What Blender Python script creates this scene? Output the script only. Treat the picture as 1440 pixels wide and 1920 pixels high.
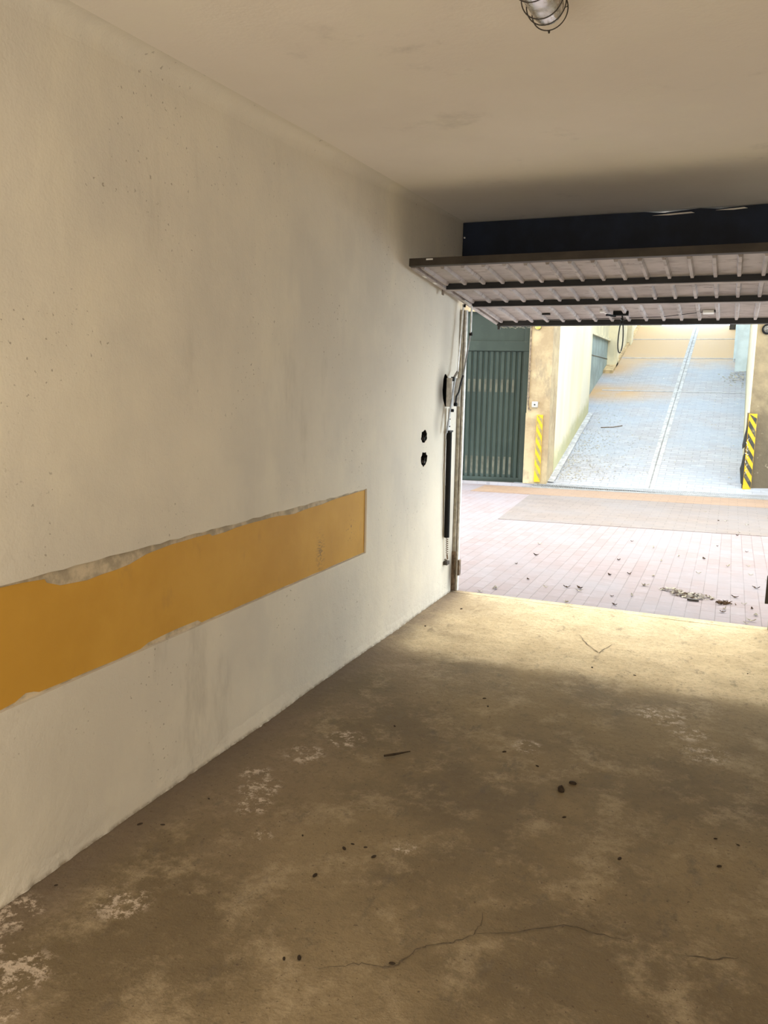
import bpy, bmesh, math, random
from mathutils import Vector, Matrix, noise as mnoise
random.seed(7)
PI = math.pi
S = bpy.context.scene
C = S.collection
for o in list(bpy.data.objects): bpy.data.objects.remove(o)

# ------------------------------------------------------------ camera
F_PX, YAW, PITCH, ROLL = 1507.8, .403, -.1569, .0202
CAM = Vector((1.8098, -5.536, 1.5))
fw = Vector((-math.sin(YAW)*math.cos(PITCH), math.cos(YAW)*math.cos(PITCH), math.sin(PITCH)))
rt = Vector((math.cos(YAW), math.sin(YAW), 0)); up = rt.cross(fw)
r2 = rt*math.cos(ROLL)+up*math.sin(ROLL); u2 = -rt*math.sin(ROLL)+up*math.cos(ROLL)
cd = bpy.data.cameras.new('camera'); cam = bpy.data.objects.new('camera', cd); C.objects.link(cam)
cam.matrix_world = Matrix(((r2.x, u2.x, -fw.x, CAM.x), (r2.y, u2.y, -fw.y, CAM.y), (r2.z, u2.z, -fw.z, CAM.z), (0, 0, 0, 1)))
cd.sensor_fit = 'VERTICAL'; cd.sensor_height = 36.0; cd.lens = F_PX/1920*36; cd.clip_start = .02
S.camera = cam

# ------------------------------------------------------------ light and exposure
S.view_settings.view_transform = 'Standard'; S.view_settings.look = 'None'
S.view_settings.gamma = 1; S.view_settings.use_curve_mapping = False
S.view_settings.exposure = 0.0
w = bpy.data.worlds.new('sky'); S.world = w; w.use_nodes = True
bg = w.node_tree.nodes['Background']; bg.inputs[0].default_value = (.74, .88, 1.0, 1); bg.inputs[1].default_value = 9.0

def area(name, loc, target, sx, sy, power, col, spread=180):
    l = bpy.data.lights.new(name, 'AREA'); l.shape = 'RECTANGLE'; l.size = sx; l.size_y = sy
    l.energy = power; l.color = col; l.spread = math.radians(spread)
    o = bpy.data.objects.new(name, l); C.objects.link(o); o.location = loc
    o.rotation_euler = (Vector(target)-Vector(loc)).to_track_quat('-Z', 'Y').to_euler()
    return o
area('yard_sky_lamp', (1.0, 3.7, 4.6), (1.0, 2.6, 0), 5.0, 1.3, 590, (1, .91, .76))  # area lamp added to stand in for open sky over the yard
area('rear_fill_light', (1.2, -6.45, 1.25), (1.0, 0, 2.0), 1.9, 1.5, 58, (1, .915, .79))  # fill lamp added behind the camera to brighten the interior

# ------------------------------------------------------------ node helpers
class NT:
    def __init__(s, name):
        s.m = bpy.data.materials.new(name); s.m.use_nodes = True
        s.t = s.m.node_tree; s.b = s.t.nodes['Principled BSDF']
        s.b.inputs['Specular IOR Level'].default_value = .3
        s.tc = s.t.nodes.new('ShaderNodeTexCoord').outputs['Object']
    def n(s, typ, **k):
        nd = s.t.nodes.new(typ)
        for a, v in k.items(): setattr(nd, a, v)
        return nd
    def l(s, a, b): s.t.links.new(a, b)
    def put(s, sock, v):
        if hasattr(v, 'links') or hasattr(v, 'is_output'): s.l(v, sock)
        else:
            if isinstance(v, (tuple, list)) and len(v) == 3 and sock.type == 'RGBA': v = (*v, 1)
            sock.default_value = v
    def vmap(s, scale=(1, 1, 1), loc=(0, 0, 0), rot=(0, 0, 0)):
        nd = s.n('ShaderNodeMapping'); s.l(s.tc, nd.inputs[0])
        nd.inputs['Scale'].default_value = scale; nd.inputs['Location'].default_value = loc; nd.inputs['Rotation'].default_value = rot
        return nd.outputs[0]
    def noise(s, scale, detail=5, rough=.55, vec=None, dist=0):
        nd = s.n('ShaderNodeTexNoise'); s.l(vec or s.tc, nd.inputs['Vector'])
        nd.inputs['Scale'].default_value = scale; nd.inputs['Detail'].default_value = detail
        nd.inputs['Roughness'].default_value = rough; nd.inputs['Distortion'].default_value = dist
        return nd.outputs['Fac']
    def ramp(s, f, a, b, va=0., vb=1.):
        nd = s.n('ShaderNodeMapRange'); nd.interpolation_type = 'SMOOTHSTEP'
        s.put(nd.inputs['Value'], f)
        for k, v in (('From Min', a), ('From Max', b), ('To Min', va), ('To Max', vb)): nd.inputs[k].default_value = v
        return nd.outputs['Result']
    def mix(s, f, a, b, mode='MIX'):
        nd = s.n('ShaderNodeMix', data_type='RGBA', blend_type=mode)
        s.put(nd.inputs['Factor'], f); s.put(nd.inputs['A'], a) if False else None
        s.put(nd.inputs[6], a); s.put(nd.inputs[7], b)
        return nd.outputs[2]
    def math(s, op, a, b=0.):
        nd = s.n('ShaderNodeMath', operation=op); s.put(nd.inputs[0], a); s.put(nd.inputs[1], b)
        return nd.outputs[0]
    def sep(s):
        nd = s.n('ShaderNodeSeparateXYZ'); s.l(s.tc, nd.inputs[0]); return nd.outputs
    def spot(s, p, r, sx=1., sy=1., sz=1.):
        # smooth round mask about p: 1 at the middle, 0 at radius r
        v = s.vmap((1/sx, 1/sy, 1/sz), (-p[0]/sx, -p[1]/sy, -p[2]/sz))
        nd = s.n('ShaderNodeVectorMath', operation='LENGTH'); s.l(v, nd.inputs[0])
        return s.ramp(nd.outputs['Value'], 0, r, 1, 0)
    def bump(s, h, strength=.3, dist=.01):
        nd = s.n('ShaderNodeBump'); nd.inputs['Strength'].default_value = strength; nd.inputs['Distance'].default_value = dist
        s.put(nd.inputs['Height'], h); s.l(nd.outputs[0], s.b.inputs['Normal'])
    def done(s, col, rough=.8, metal=0.):
        s.put(s.b.inputs['Base Color'], col); s.put(s.b.inputs['Roughness'], rough); s.b.inputs['Metallic'].default_value = metal
        return s.m

def simple(name, col, rough=.6, metal=0., var=.25, scale=14, bump=.1):
    t = NT(name); f = t.noise(scale, 4)
    c = t.mix(t.ramp(f, .35, .65), tuple(x*(1-var) for x in col), tuple(min(1, x*(1+var*.4)) for x in col))
    if bump: t.bump(t.noise(scale*6, 3), bump, .003)
    return t.done(c, rough, metal)

# plaster of the garage walls
def plaster(name, a, b, warm):
    t = NT(name)
    c = t.mix(t.ramp(t.noise(.9, 6, .6), .35, .65), a, b)
    c = t.mix(t.ramp(t.noise(2.6, 5, .6, t.vmap((1, 1, .35))), .48, .72, 0, .55), c, warm)
    sm = t.math('MULTIPLY', t.ramp(t.noise(3.5, 6, .65, t.vmap((1, 1, .3), (3, 1, 2))), .56, .74), t.ramp(t.noise(1.1, 2), .45, .6))
    c = t.mix(t.math('MULTIPLY', sm, .35), c, (.34, .31, .26))
    return t, c
t, c = plaster('left_wall_plaster', (.75, .69, .575), (.64, .595, .515), (.78, .72, .59))
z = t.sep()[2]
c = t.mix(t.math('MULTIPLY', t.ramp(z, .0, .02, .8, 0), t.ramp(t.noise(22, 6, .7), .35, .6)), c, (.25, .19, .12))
sp = t.math('MULTIPLY', t.ramp(t.noise(55, 2), .66, .72), t.ramp(t.noise(2, 2), .5, .6))
c = t.mix(t.math('MULTIPLY', sp, .6), c, (.20, .16, .11))
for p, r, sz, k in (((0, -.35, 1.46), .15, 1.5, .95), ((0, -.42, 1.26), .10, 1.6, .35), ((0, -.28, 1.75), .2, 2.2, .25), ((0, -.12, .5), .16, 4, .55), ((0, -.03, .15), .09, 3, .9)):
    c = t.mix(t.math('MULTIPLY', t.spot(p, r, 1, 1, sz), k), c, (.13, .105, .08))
hb = t.math('ADD', t.noise(5, 5, .6), t.math('MULTIPLY', t.noise(120, 3), .12))
base_rough = t.math('MULTIPLY', t.ramp(z, 0, .16, 1, 0), t.noise(26, 6, .7))
t.bump(t.math('ADD', hb, t.math('MULTIPLY', base_rough, 1.2)), .35, .02)
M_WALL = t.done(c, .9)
t, c = plaster('ceiling_plaster', (.83, .765, .68), (.78, .715, .635), (.81, .76, .65))
t.bump(t.math('ADD', t.noise(2, 5, .6), t.math('MULTIPLY', t.noise(90, 3), .1)), .25, .02)
M_CEIL = t.done(c, .9)
t, c = plaster('outer_wall_plaster', (.62, .55, .42), (.55, .48, .36), (.6, .5, .33)); t.bump(t.noise(20, 5), .3, .01)
M_OUT = t.done(c, .9)

# garage floor: worn brown concrete
t = NT('worn_concrete')
n1 = t.noise(1.3, 8, .62); n2 = t.noise(4.5, 10, .75, t.vmap((1, 1.0, 1), (5, 2, 0))); n3 = t.noise(30, 4, .6)
c = t.mix(t.ramp(n1, .36, .64), (.172, .129, .073), (.285, .219, .130))
c = t.mix(t.ramp(n2, .48, .68, 0, .75), c, (.45, .36, .235))
c = t.mix(t.ramp(t.noise(7, 6, .7, t.vmap((1, .6, 1), (1, 9, 0))), .60, .72, 0, .5), c, (.19, .155, .115))
xyz = t.sep()
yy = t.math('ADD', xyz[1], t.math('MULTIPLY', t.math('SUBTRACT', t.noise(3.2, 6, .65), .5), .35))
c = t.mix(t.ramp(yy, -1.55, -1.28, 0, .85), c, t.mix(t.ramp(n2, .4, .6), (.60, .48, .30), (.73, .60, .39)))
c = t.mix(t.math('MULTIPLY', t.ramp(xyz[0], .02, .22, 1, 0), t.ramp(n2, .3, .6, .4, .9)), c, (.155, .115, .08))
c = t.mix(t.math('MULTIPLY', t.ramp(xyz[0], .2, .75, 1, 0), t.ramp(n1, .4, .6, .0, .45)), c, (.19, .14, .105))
mask = None
for px, py, r in ((.225, -3.033, .09), (.345, -3.242, .10), (.30, -3.12, .12), (.30, -3.87, .12), (.25, -4.2, .13), (.30, -4.32, .1), (.31, -2.8, .12), (.055, -4.03, .12), (.1, -4.15, .09), (.48, -3.40, .05), (1.82, -2.09, .14), (1.13, -2.34, .09), (.94, -3.26, .06), (1.62, -1.75, .16), (1.75, -1.9, .12), (.40, -2.6, .12)):
    m_ = t.spot((px, py, 0), r); mask = m_ if mask is None else t.math('MAXIMUM', mask, m_)
wm = t.math('MULTIPLY', t.ramp(mask, 0, .6), t.ramp(t.noise(19, 9, .8), .50, .57))
c = t.mix(t.math('MULTIPLY', wm, .85), c, (.66, .55, .44))
c = t.mix(t.ramp(t.noise(34, 8, .8), .36, .52, .35, 0), c, (.13, .095, .058))
c = t.mix(t.ramp(t.noise(90, 5, .8), .60, .70, 0, .35), c, (.52, .42, .28))
c = t.mix(t.math('MULTIPLY', t.ramp(t.noise(11, 7, .75, t.vmap((1, .5, 1), (3, 3, 0), (0, 0, .5))), .56, .68), .5), c, (.13, .105, .075))
c = t.mix(t.math('MULTIPLY', t.ramp(t.noise(75, 2), .68, .72), .8), c, (.10, .07, .045))
t.bump(t.math('ADD', t.math('ADD', n2, t.math('MULTIPLY', n3, .45)), t.math('MULTIPLY', t.noise(140, 3), .2)), .6, .02)
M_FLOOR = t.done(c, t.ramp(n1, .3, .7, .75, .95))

# painted strip
t = NT('ochre_paint')
c = t.mix(t.ramp(t.noise(2.2, 5, .6), .3, .7), (.54, .29, .040), (.62, .35, .055))
c = t.mix(t.math('MULTIPLY', t.ramp(t.noise(6, 6, .65, t.vmap((1, 1, .5))), .58, .74), .5), c, (.40, .23, .06))
sm = t.math('MULTIPLY', t.spot((0, -2.06, .67), .12, 1, .55, 1.3), t.ramp(t.noise(60, 3, .6, t.vmap((1, .6, 2))), .45, .60))
c = t.mix(t.math('MULTIPLY', sm, .7), c, (.16, .11, .05))
sm = t.math('MULTIPLY', t.spot((0, -1.72, .73), .12), t.ramp(t.noise(70, 2), .62, .68))
c = t.mix(t.math('MULTIPLY', sm, .8), c, (.16, .09, .04))
t.bump(t.noise(25, 4), .12, .006)
M_OCHRE = t.done(c, .62)
M_STRIP = simple('pale_filler', (.56, .47, .34), .9, var=.3, scale=20, bump=.4)
M_BLACK = simple('black_void', (.004, .004, .004), .8, var=.3)
M_NAVY = simple('dark_navy_paint', (.006, .013, .032), .55, var=.4, scale=5, bump=.15)
M_RUBBER = simple('black_rubber', (.02, .02, .018), .6, bump=.2)

# door leaf sheet: weathered grey galvanised steel
t = NT('weathered_sheet_steel')
c = t.mix(t.ramp(t.noise(3, 6, .6), .35, .65), (.36, .325, .31), (.48, .435, .42))
c = t.mix(t.math('MULTIPLY', t.ramp(t.noise(5, 7, .7, t.vmap((.8, 2.5, 1))), .50, .66), .6), c, (.19, .155, .13))
c = t.mix(t.math('MULTIPLY', t.ramp(t.noise(9, 8, .75, t.vmap((.6, 2.2, 1), (4, 4, 1))), .60, .66), .9), c, (.035, .03, .028))
t.bump(t.noise(8, 5), .15, .01)
M_SHEET = t.done(c, .55, .15)
M_DARKPAINT = simple('dark_brown_paint', (.045, .036, .028), .5, var=.3, scale=6)
M_DARKBAR = simple('dark_bar_tone', (.022, .022, .024), .45, var=.3, scale=6)  # dark tone of the door bars and small fittings
M_STEEL = simple('galvanised_steel', (.30, .30, .30), .5, .2, .3, 22)
M_PALESTEEL = simple('pale_painted_steel', (.72, .71, .68), .45, .1, .2, 30)
M_OLDSTEEL = simple('rusty_brown_steel', (.19, .135, .09), .6, .3, .5, 30, .3)
M_TAN = simple('tan_painted_steel', (.46, .42, .34), .6, 0, .3, 20)
M_GREYP = simple('off_white_box_plastic', (.36, .34, .31), .5, 0, .15)
M_WHITE = simple('white_plastic', (.8, .8, .78), .4, 0, .08)

# courtyard bricks
def brick(name, rot, w_, h_, c1, c2, mort, ms=.004, extra=None, smear=.4, band=False):
    t = NT(name)
    b = t.n('ShaderNodeTexBrick'); t.l(t.vmap((1, 1, 1), (0, 0, 0), (0, 0, rot)), b.inputs['Vector'])
    b.offset = .5; b.squash = 1
    for k, v in (('Scale', 1), ('Mortar Size', ms), ('Mortar Smooth', .3), ('Brick Width', w_), ('Row Height', h_), ('Bias', 0)): b.inputs[k].default_value = v
    b.inputs['Color1'].default_value = (*c1, 1); b.inputs['Color2'].default_value = (*c2, 1); b.inputs['Mortar'].default_value = (*mort, 1)
    c = t.mix(t.ramp(t.noise(1.1, 6, .6), .4, .62, 0, smear), b.outputs['Color'], extra or c2)
    c = t.mix(t.ramp(t.noise(9, 6, .7), .5, .75, 0, .4), c, tuple(min(1, x*1.35) for x in c2))
    if band:   # ochre across the ramp, partly warm shade put into the brick colour
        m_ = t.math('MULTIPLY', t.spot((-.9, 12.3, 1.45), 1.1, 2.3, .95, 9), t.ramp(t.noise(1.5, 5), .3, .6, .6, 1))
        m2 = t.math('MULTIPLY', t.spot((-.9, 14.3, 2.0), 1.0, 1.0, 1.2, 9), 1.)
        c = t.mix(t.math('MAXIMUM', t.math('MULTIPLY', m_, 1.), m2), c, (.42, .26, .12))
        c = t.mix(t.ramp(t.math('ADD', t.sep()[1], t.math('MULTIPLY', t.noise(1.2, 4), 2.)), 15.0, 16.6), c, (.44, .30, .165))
    t.bump(t.math('SUBTRACT', t.math('MULTIPLY', t.noise(30, 4), .4), b.outputs['Fac']), .4, .004)
    return t.done(c, .75)
M_BRICK = brick('red_paving_brick', PI/2, .21, .0955, (.215, .172, .180), (.232, .198, .212), (.145, .115, .12), .003, (.215, .203, .228), .6)
M_LANE = brick('brown_paving_brick', 0, .22, .11, (.165, .14, .135), (.19, .16, .15), (.12, .10, .095), .004, (.18, .17, .18), .5)
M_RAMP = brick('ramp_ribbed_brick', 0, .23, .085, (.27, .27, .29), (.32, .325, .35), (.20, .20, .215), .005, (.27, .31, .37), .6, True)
M_LANE2 = brick('ochre_shade_drain_brick', 0, .22, .11, (.235, .155, .105), (.265, .18, .125), (.17, .12, .09), .004, (.24, .175, .14), .4)  # lane brick tinted ochre, partly to stand for warm shade by the drain
M_CONC = simple('pale_concrete', (.40, .40, .41), .85, 0, .25, 12, .3)
M_KERBG = simple('grey_kerb_concrete', (.21, .21, .21), .85, 0, .25, 12, .3)
M_KERB = simple('ochre_concrete', (.50, .36, .19), .85, 0, .3, 8, .3)

t = NT('ramp_wall_render')
c = t.mix(t.ramp(t.noise(1.4, 6, .6, t.vmap((1, 1, .25))), .4, .65), (.62, .57, .46), (.66, .56, .36))
c = t.mix(t.math('MULTIPLY', t.ramp(t.noise(3, 7, .65, t.vmap((1, .9, .2))), .58, .72), .5), c, (.42, .38, .30))
# damp moss creeping up from the ramp
sx = t.sep(); hz = t.math('SUBTRACT', sx[2], t.math('MULTIPLY', t.math('SUBTRACT', sx[1], 7.15), .2804))
hz = t.math('ADD', hz, t.math('MULTIPLY', t.math('SUBTRACT', t.noise(4, 6, .7), .5), .5))
c = t.mix(t.ramp(hz, .15, .42, .75, 0), c, (.34, .33, .17))
t.bump(t.noise(18, 5), .3, .01)
M_RWALL = t.done(c, .9)
t = NT('pillar_concrete')
c = t.mix(t.ramp(t.noise(2.5, 7, .65), .38, .62), (.27, .20, .12), (.38, .30, .18))
c = t.mix(t.math('MULTIPLY', t.ramp(t.noise(5, 7, .7, t.vmap((1, 1, .4), (2, 3, 1))), .52, .68), .75), c, (.20, .16, .11))
t.bump(t.noise(14, 6, .65), .5, .02)
M_PILLAR = t.done(c, .9)
t = NT('stained_pillar_concrete')
c = t.mix(t.ramp(t.noise(2.5, 7, .65), .38, .62), (.20, .155, .095), (.28, .22, .13))
zz = t.math('ADD', t.sep()[2], t.math('MULTIPLY', t.noise(5, 6, .7), .8))
c = t.mix(t.ramp(zz, .9, 2.3, .9, 0), c, (.085, .068, .045))
c = t.mix(t.math('MULTIPLY', t.ramp(t.noise(7, 7, .7), .6, .7), .6), c, (.45, .38, .26))
t.bump(t.noise(14, 6, .65), .5, .02)
M_PILLAR2 = t.done(c, .9)
M_BLUEWALL = simple('pale_blue_white_render', (.60, .68, .70), .85, 0, .12, 4, .1)
M_CREAM = simple('cream_render', (.66, .58, .40), .85, 0, .15, 3, .2)
M_GREYBLUE = simple('grey_blue_render', (.27, .32, .31), .85, 0, .2, 3, .2)
t = NT('dark_green_door_paint')
c = t.mix(t.ramp(t.noise(2, 5, .6, t.vmap((1, 1, .3))), .35, .65), (.016, .024, .019), (.024, .034, .027))
c = t.mix(t.math('MULTIPLY', t.ramp(t.noise(8, 6, .7), .55, .75), .4), c, (.045, .055, .042))
M_GREEN = t.done(c, .45)
M_GREEN2 = simple('vent_reflection_tint', (.062, .060, .042), .55, 0, .3, 12)  # olive tint puts a tan reflection into the vent colour
t = NT('safety_yellow'); c = t.mix(t.ramp(t.noise(20, 6, .7), .58, .68), (.56, .33, .012), (.33, .25, .11)); M_YEL = t.done(c, .55)
t = NT('faded_black_stripe'); c = t.mix(t.ramp(t.noise(14, 6, .7), .45, .7), (.035, .035, .03), (.17, .14, .08)); M_STRIPE = t.done(c, .6)
t = NT('worn_stripe'); c = t.mix(t.ramp(t.noise(14, 6, .7), .40, .62), (.20, .16, .075), (.34, .25, .07)); M_WORN = t.done(c, .6)
M_LEAF = simple('dry_brown_leaf', (.12, .07, .035), .8, 0, .5, 40)
M_PALELEAF = simple('pale_dry_petal', (.62, .58, .50), .8, 0, .2, 40)
M_SOIL = simple('dark_soil', (.045, .03, .018), .9, 0, .4, 60, .4)
M_CRACK = simple('crack_dirt', (.13, .10, .066), .95, 0, .3, 40)
t = NT('dusty_glass'); t.b.inputs['Transmission Weight'].default_value = .85; t.b.inputs['IOR'].default_value = 1.45
M_GLASS = t.done(t.mix(t.ramp(t.noise(18, 4), .4, .7), (.80, .76, .68), (.62, .56, .48)), t.ramp(t.noise(12, 4), .35, .65, .12, .4))

# ------------------------------------------------------------ mesh helpers
def obj(name, bm, mat, parent=None, smooth=False):
    me = bpy.data.meshes.new(name); bmesh.ops.recalc_face_normals(bm, faces=bm.faces)
    bm.to_mesh(me); bm.free(); me.materials.append(mat)
    if smooth:
        for p in me.polygons: p.use_smooth = True
    o = bpy.data.objects.new(name, me); C.objects.link(o)
    if parent: o.parent = parent
    return o
def structure(o): o['kind'] = 'structure'; return o
def thing(name, label, cat, loc=(0, 0, 0), rz=0, group=None):
    o = bpy.data.objects.new(name, None); C.objects.link(o); o.location = loc; o.rotation_euler = (0, 0, rz)
    o.empty_display_size = .1
    return tag(o, label, cat, group)
def tag(o, label, cat, group=None):
    o['label'] = label; o['category'] = cat
    if group: o['group'] = group
    return o
def box(bm, a, b, bev=0):
    x0, y0, z0 = a; x1, y1, z1 = b
    v = [bm.verts.new(p) for p in ((x0, y0, z0), (x1, y0, z0), (x1, y1, z0), (x0, y1, z0), (x0, y0, z1), (x1, y0, z1), (x1, y1, z1), (x0, y1, z1))]
    fs = [bm.faces.new([v[i] for i in f]) for f in ((0, 3, 2, 1), (4, 5, 6, 7), (0, 1, 5, 4), (1, 2, 6, 5), (2, 3, 7, 6), (3, 0, 4, 7))]
    if bev:
        es = list({e for f in fs for e in f.edges})
        bmesh.ops.bevel(bm, geom=es, offset=bev, segments=2, affect='EDGES', profile=.7)
def boxes(*bs, bev=0):
    bm = bmesh.new()
    for a, b in bs: box(bm, a, b, bev)
    return bm
def prism(bm, pts, off):
    """polygon (3-D points) extruded by the vector off"""
    off = Vector(off); a = [bm.verts.new(p) for p in pts]; b = [bm.verts.new(Vector(p)+off) for p in pts]
    bm.faces.new(a); bm.faces.new(b[::-1]); n = len(a)
    for i in range(n): bm.faces.new((a[i], b[i], b[(i+1) % n], a[(i+1) % n]))
def tube(bm, pts, r, seg=10, closed=False, cap=True):
    pts = [Vector(p) for p in pts]; n = len(pts); rings = []
    for i, p in enumerate(pts):
        d = (pts[(i+1) % n]-pts[i-1]) if closed else (pts[min(i+1, n-1)]-pts[max(i-1, 0)])
        d.normalize(); a = Vector((0, 0, 1)) if abs(d.z) < .9 else Vector((1, 0, 0))
        u = d.cross(a).normalized(); v = d.cross(u)
        rr = r[i] if isinstance(r, (list, tuple)) else r
        rings.append([bm.verts.new(p+u*rr*math.cos(2*PI*k/seg)+v*rr*math.sin(2*PI*k/seg)) for k in range(seg)])
    m = n if closed else n-1
    for i in range(m):
        A, B = rings[i], rings[(i+1) % n]
        for k in range(seg): bm.faces.new((A[k], A[(k+1) % seg], B[(k+1) % seg], B[k]))
    if cap and not closed: bm.faces.new(rings[0][::-1]); bm.faces.new(rings[-1])
def tubes(*ts, seg=10):
    bm = bmesh.new()
    for p, r in ts: tube(bm, p, r, seg)
    return bm
def lathe(bm, prof, c=(0, 0, 0), seg=32):
    rings = []
    for r, z_ in prof:
        rings.append([bm.verts.new((c[0]+max(r, 1e-4)*math.cos(2*PI*k/seg), c[1]+max(r, 1e-4)*math.sin(2*PI*k/seg), c[2]+z_)) for k in range(seg)])
    for A, B in zip(rings, rings[1:]):
        for k in range(seg): bm.faces.new((A[k], A[(k+1) % seg], B[(k+1) % seg], B[k]))
def bar(p, q, wd, th, side=(1, 0, 0)):
    """flat bar from p to q: wd wide, th thick along side"""
    p, q, s = Vector(p), Vector(q), Vector(side).normalized(); d = (q-p).normalized(); n = d.cross(s).normalized()
    bm = bmesh.new(); prism(bm, [p+n*wd/2, p-n*wd/2, q-n*wd/2, q+n*wd/2], s*th); return bm
def blob(n, cy, cz, r, jag=.25, seed=0, sy=1, sz=1):
    rnd = random.Random(seed); out = []
    for i in range(n):
        a = 2*PI*i/n; rr = r*(1+rnd.uniform(-jag, jag)); out.append((cy+sy*rr*math.cos(a), cz+sz*rr*math.sin(a)))
    return out
def rag(pts, step, amp, seed=0):
    rnd = random.Random(seed); out = []
    for (a, b), (c_, d) in zip(pts, pts[1:]):
        L = math.hypot(c_-a, d-b); k = max(1, int(L/step))
        for i in range(k):
            u = i/k; out.append((a+(c_-a)*u, b+(d-b)*u+(rnd.uniform(-amp, amp) if 0 < i else 0)))
    out.append(pts[-1]); return out

H = 2.62; YB = -6.6; XR = 2.45; WO = 2.13; ZL = 2.17
# ------------------------------------------------------------ the garage shell
bm = bmesh.new()
NX, NY = 40, 100
vs = [[bm.verts.new((XR*i/NX, YB+(0-YB)*j/NY, 0 if i in (0, NX) or j in (0, NY) else .006*(mnoise.noise(Vector((XR*i/NX*1.6, j*.11, 0)))))) for j in range(NY+1)] for i in range(NX+1)]
for i in range(NX):
    for j in range(NY): bm.faces.new((vs[i][j], vs[i+1][j], vs[i+1][j+1], vs[i][j+1]))
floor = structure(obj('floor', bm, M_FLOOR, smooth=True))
bm = bmesh.new(); box(bm, (-.2, YB-.2, -.25), (XR+.2, 0, -.02)); obj('floor_slab', bm, M_CONC, floor)
def crack(pts, wd, seed):
    rnd = random.Random(seed); P = []
    for (a, b), (c_, d) in zip(pts, pts[1:]):
        for i in range(5):
            u = i/5; P.append((a+(c_-a)*u+rnd.uniform(-.004, .004), b+(d-b)*u+rnd.uniform(-.004, .004)))
    P.append(pts[-1]); bm = bmesh.new(); n = len(P); L = []; R_ = []
    for i, (x, y) in enumerate(P):
        a = P[max(0, i-1)]; b = P[min(n-1, i+1)]; dx, dy = b[0]-a[0], b[1]-a[1]; l = math.hypot(dx, dy)
        k = wd*(.3+rnd.random()) * (1-abs(2*i/(n-1)-1))**.5+.0003
        zf = .0062+.0008
        L.append(bm.verts.new((x-dy/l*k, y+dx/l*k, zf-.004))); R_.append(bm.verts.new((x+dy/l*k, y-dx/l*k, zf-.004)))
    for i in range(n-1): bm.faces.new((L[i], L[i+1], R_[i+1], R_[i]))
    obj('crack', bm, M_CRACK, floor)
crack([(0.932, -3.875), (0.99, -3.836), (1.037, -3.805), (1.093, -3.794), (1.121, -3.771), (1.145, -3.698), (1.167, -3.672), (1.228, -3.628), (1.266, -3.581), (1.273, -3.527), (1.265, -3.472)], .0024, 1)
crack([(1.264, -3.573), (1.364, -3.522), (1.493, -3.425), (1.582, -3.426), (1.668, -3.424)], .002, 2)
crack([(1.272, -.749), (1.216, -.96), (1.127, -.822), (1.051, -.652)], .003, 3)
crack([(1.805, -3.416), (1.885, -3.398), (1.944, -3.364)], .003, 4)

SC = .028                              # the ceiling falls slightly towards the back
bm = bmesh.new(); prism(bm, [(-.15, .0, H), (-.15, .089, H), (-.15, .089, H+.2), (-.15, YB-.15, H+.2), (-.15, YB-.15, H+SC*(YB-.15))], (XR+.3, 0, 0))
structure(obj('ceiling', bm, M_CEIL))
# left wall: a real slab cut through for the recessed strip, the two sockets and the mechanism pocket
REC = (-6.2, -1.535, .573, .934)
holes = [rag([(REC[0], REC[3]), (REC[1], REC[3])], .05, .003, 5)+[(REC[1], REC[2]), (REC[0], REC[2])],
         blob(18, -.655, 1.177, .044, .14, 3, 1.25, .95), blob(18, -.645, 1.028, .046, .15, 8, 1.3, 1.05),
         blob(20, -.26, 1.475, .085, .08, 4, .75, 1.25)]
def slab_with_holes(name, outer, holes, depth, mat):
    bm = bmesh.new(); es = []
    for loop in [outer]+holes:
        v = [bm.verts.new((0, a, b)) for a, b in loop]
        es += [bm.edges.new((v[i], v[(i+1) % len(v)])) for i in range(len(v))]
    bmesh.ops.triangle_fill(bm, use_beauty=True, use_dissolve=False, edges=es, normal=(1, 0, 0))
    r = bmesh.ops.extrude_face_region(bm, geom=list(bm.faces))
    bmesh.ops.translate(bm, vec=(-depth, 0, 0), verts=[g for g in r['geom'] if isinstance(g, bmesh.types.BMVert)])
    return obj(name, bm, mat)
def crf(y): return .012+.05*min(1, -y/2.2)
rnd = random.Random(11)
bottom = [(YB, -.02)]+[(y_*.05, .004+rnd.uniform(0, .009)) for y_ in range(-130, 0)]+[(0, .002)]
wall_left = structure(slab_with_holes('wall_left', bottom+[(-.1*i, H-SC*.1*i-crf(-.1*i)+.001) for i in range(66)]+[(YB, H+SC*YB-crf(YB)+.001)], holes, .06, M_WALL))
obj('wall_core', boxes(((-.2, YB, -.02), (-.0601, 0, H))), M_STRIP, wall_left)
# pale filler bed of the strip and the ochre paint on it
obj('filler_bed', boxes(((-.058, REC[0]-.02, REC[2]-.02), (-.012, REC[1]+.0, REC[3]+.02))), M_STRIP, wall_left)
otop = [(-6.19, .925), (-4.3, .922), (-3.957, .924), (-3.883, .921), (-3.805, .914), (-3.798, .902), (-3.745, .882), (-3.635, .874), (-3.438, .886), (-3.35, .905), (-3.271, .911), (-3.15, .915), (-2.984, .916), (-2.966, .905), (-2.876, .906), (-2.8, .912), (-2.463, .912), (-2.319, .902), (-2.11, .910), (-1.818, .922), (-1.537, .926)]
obot = [(-1.537, .577), (-1.808, .577), (-2.266, .577), (-2.685, .577), (-3.044, .578), (-3.068, .592), (-3.192, .594), (-3.356, .588), (-3.398, .577), (-3.58, .577), (-3.741, .578), (-3.846, .580), (-3.865, .588), (-3.895, .594), (-3.934, .580), (-3.98, .576), (-6.19, .577)]
bm = bmesh.new(); pts = rag(otop, .06, .0025, 2)+rag(obot, .06, .0015, 3)
v = [bm.verts.new((-.0105, a, b)) for a, b in pts]
es = [bm.edges.new((v[i], v[(i+1) % len(v)])) for i in range(len(v))]
bmesh.ops.triangle_fill(bm, use_beauty=True, edges=es, normal=(1, 0, 0))
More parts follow.
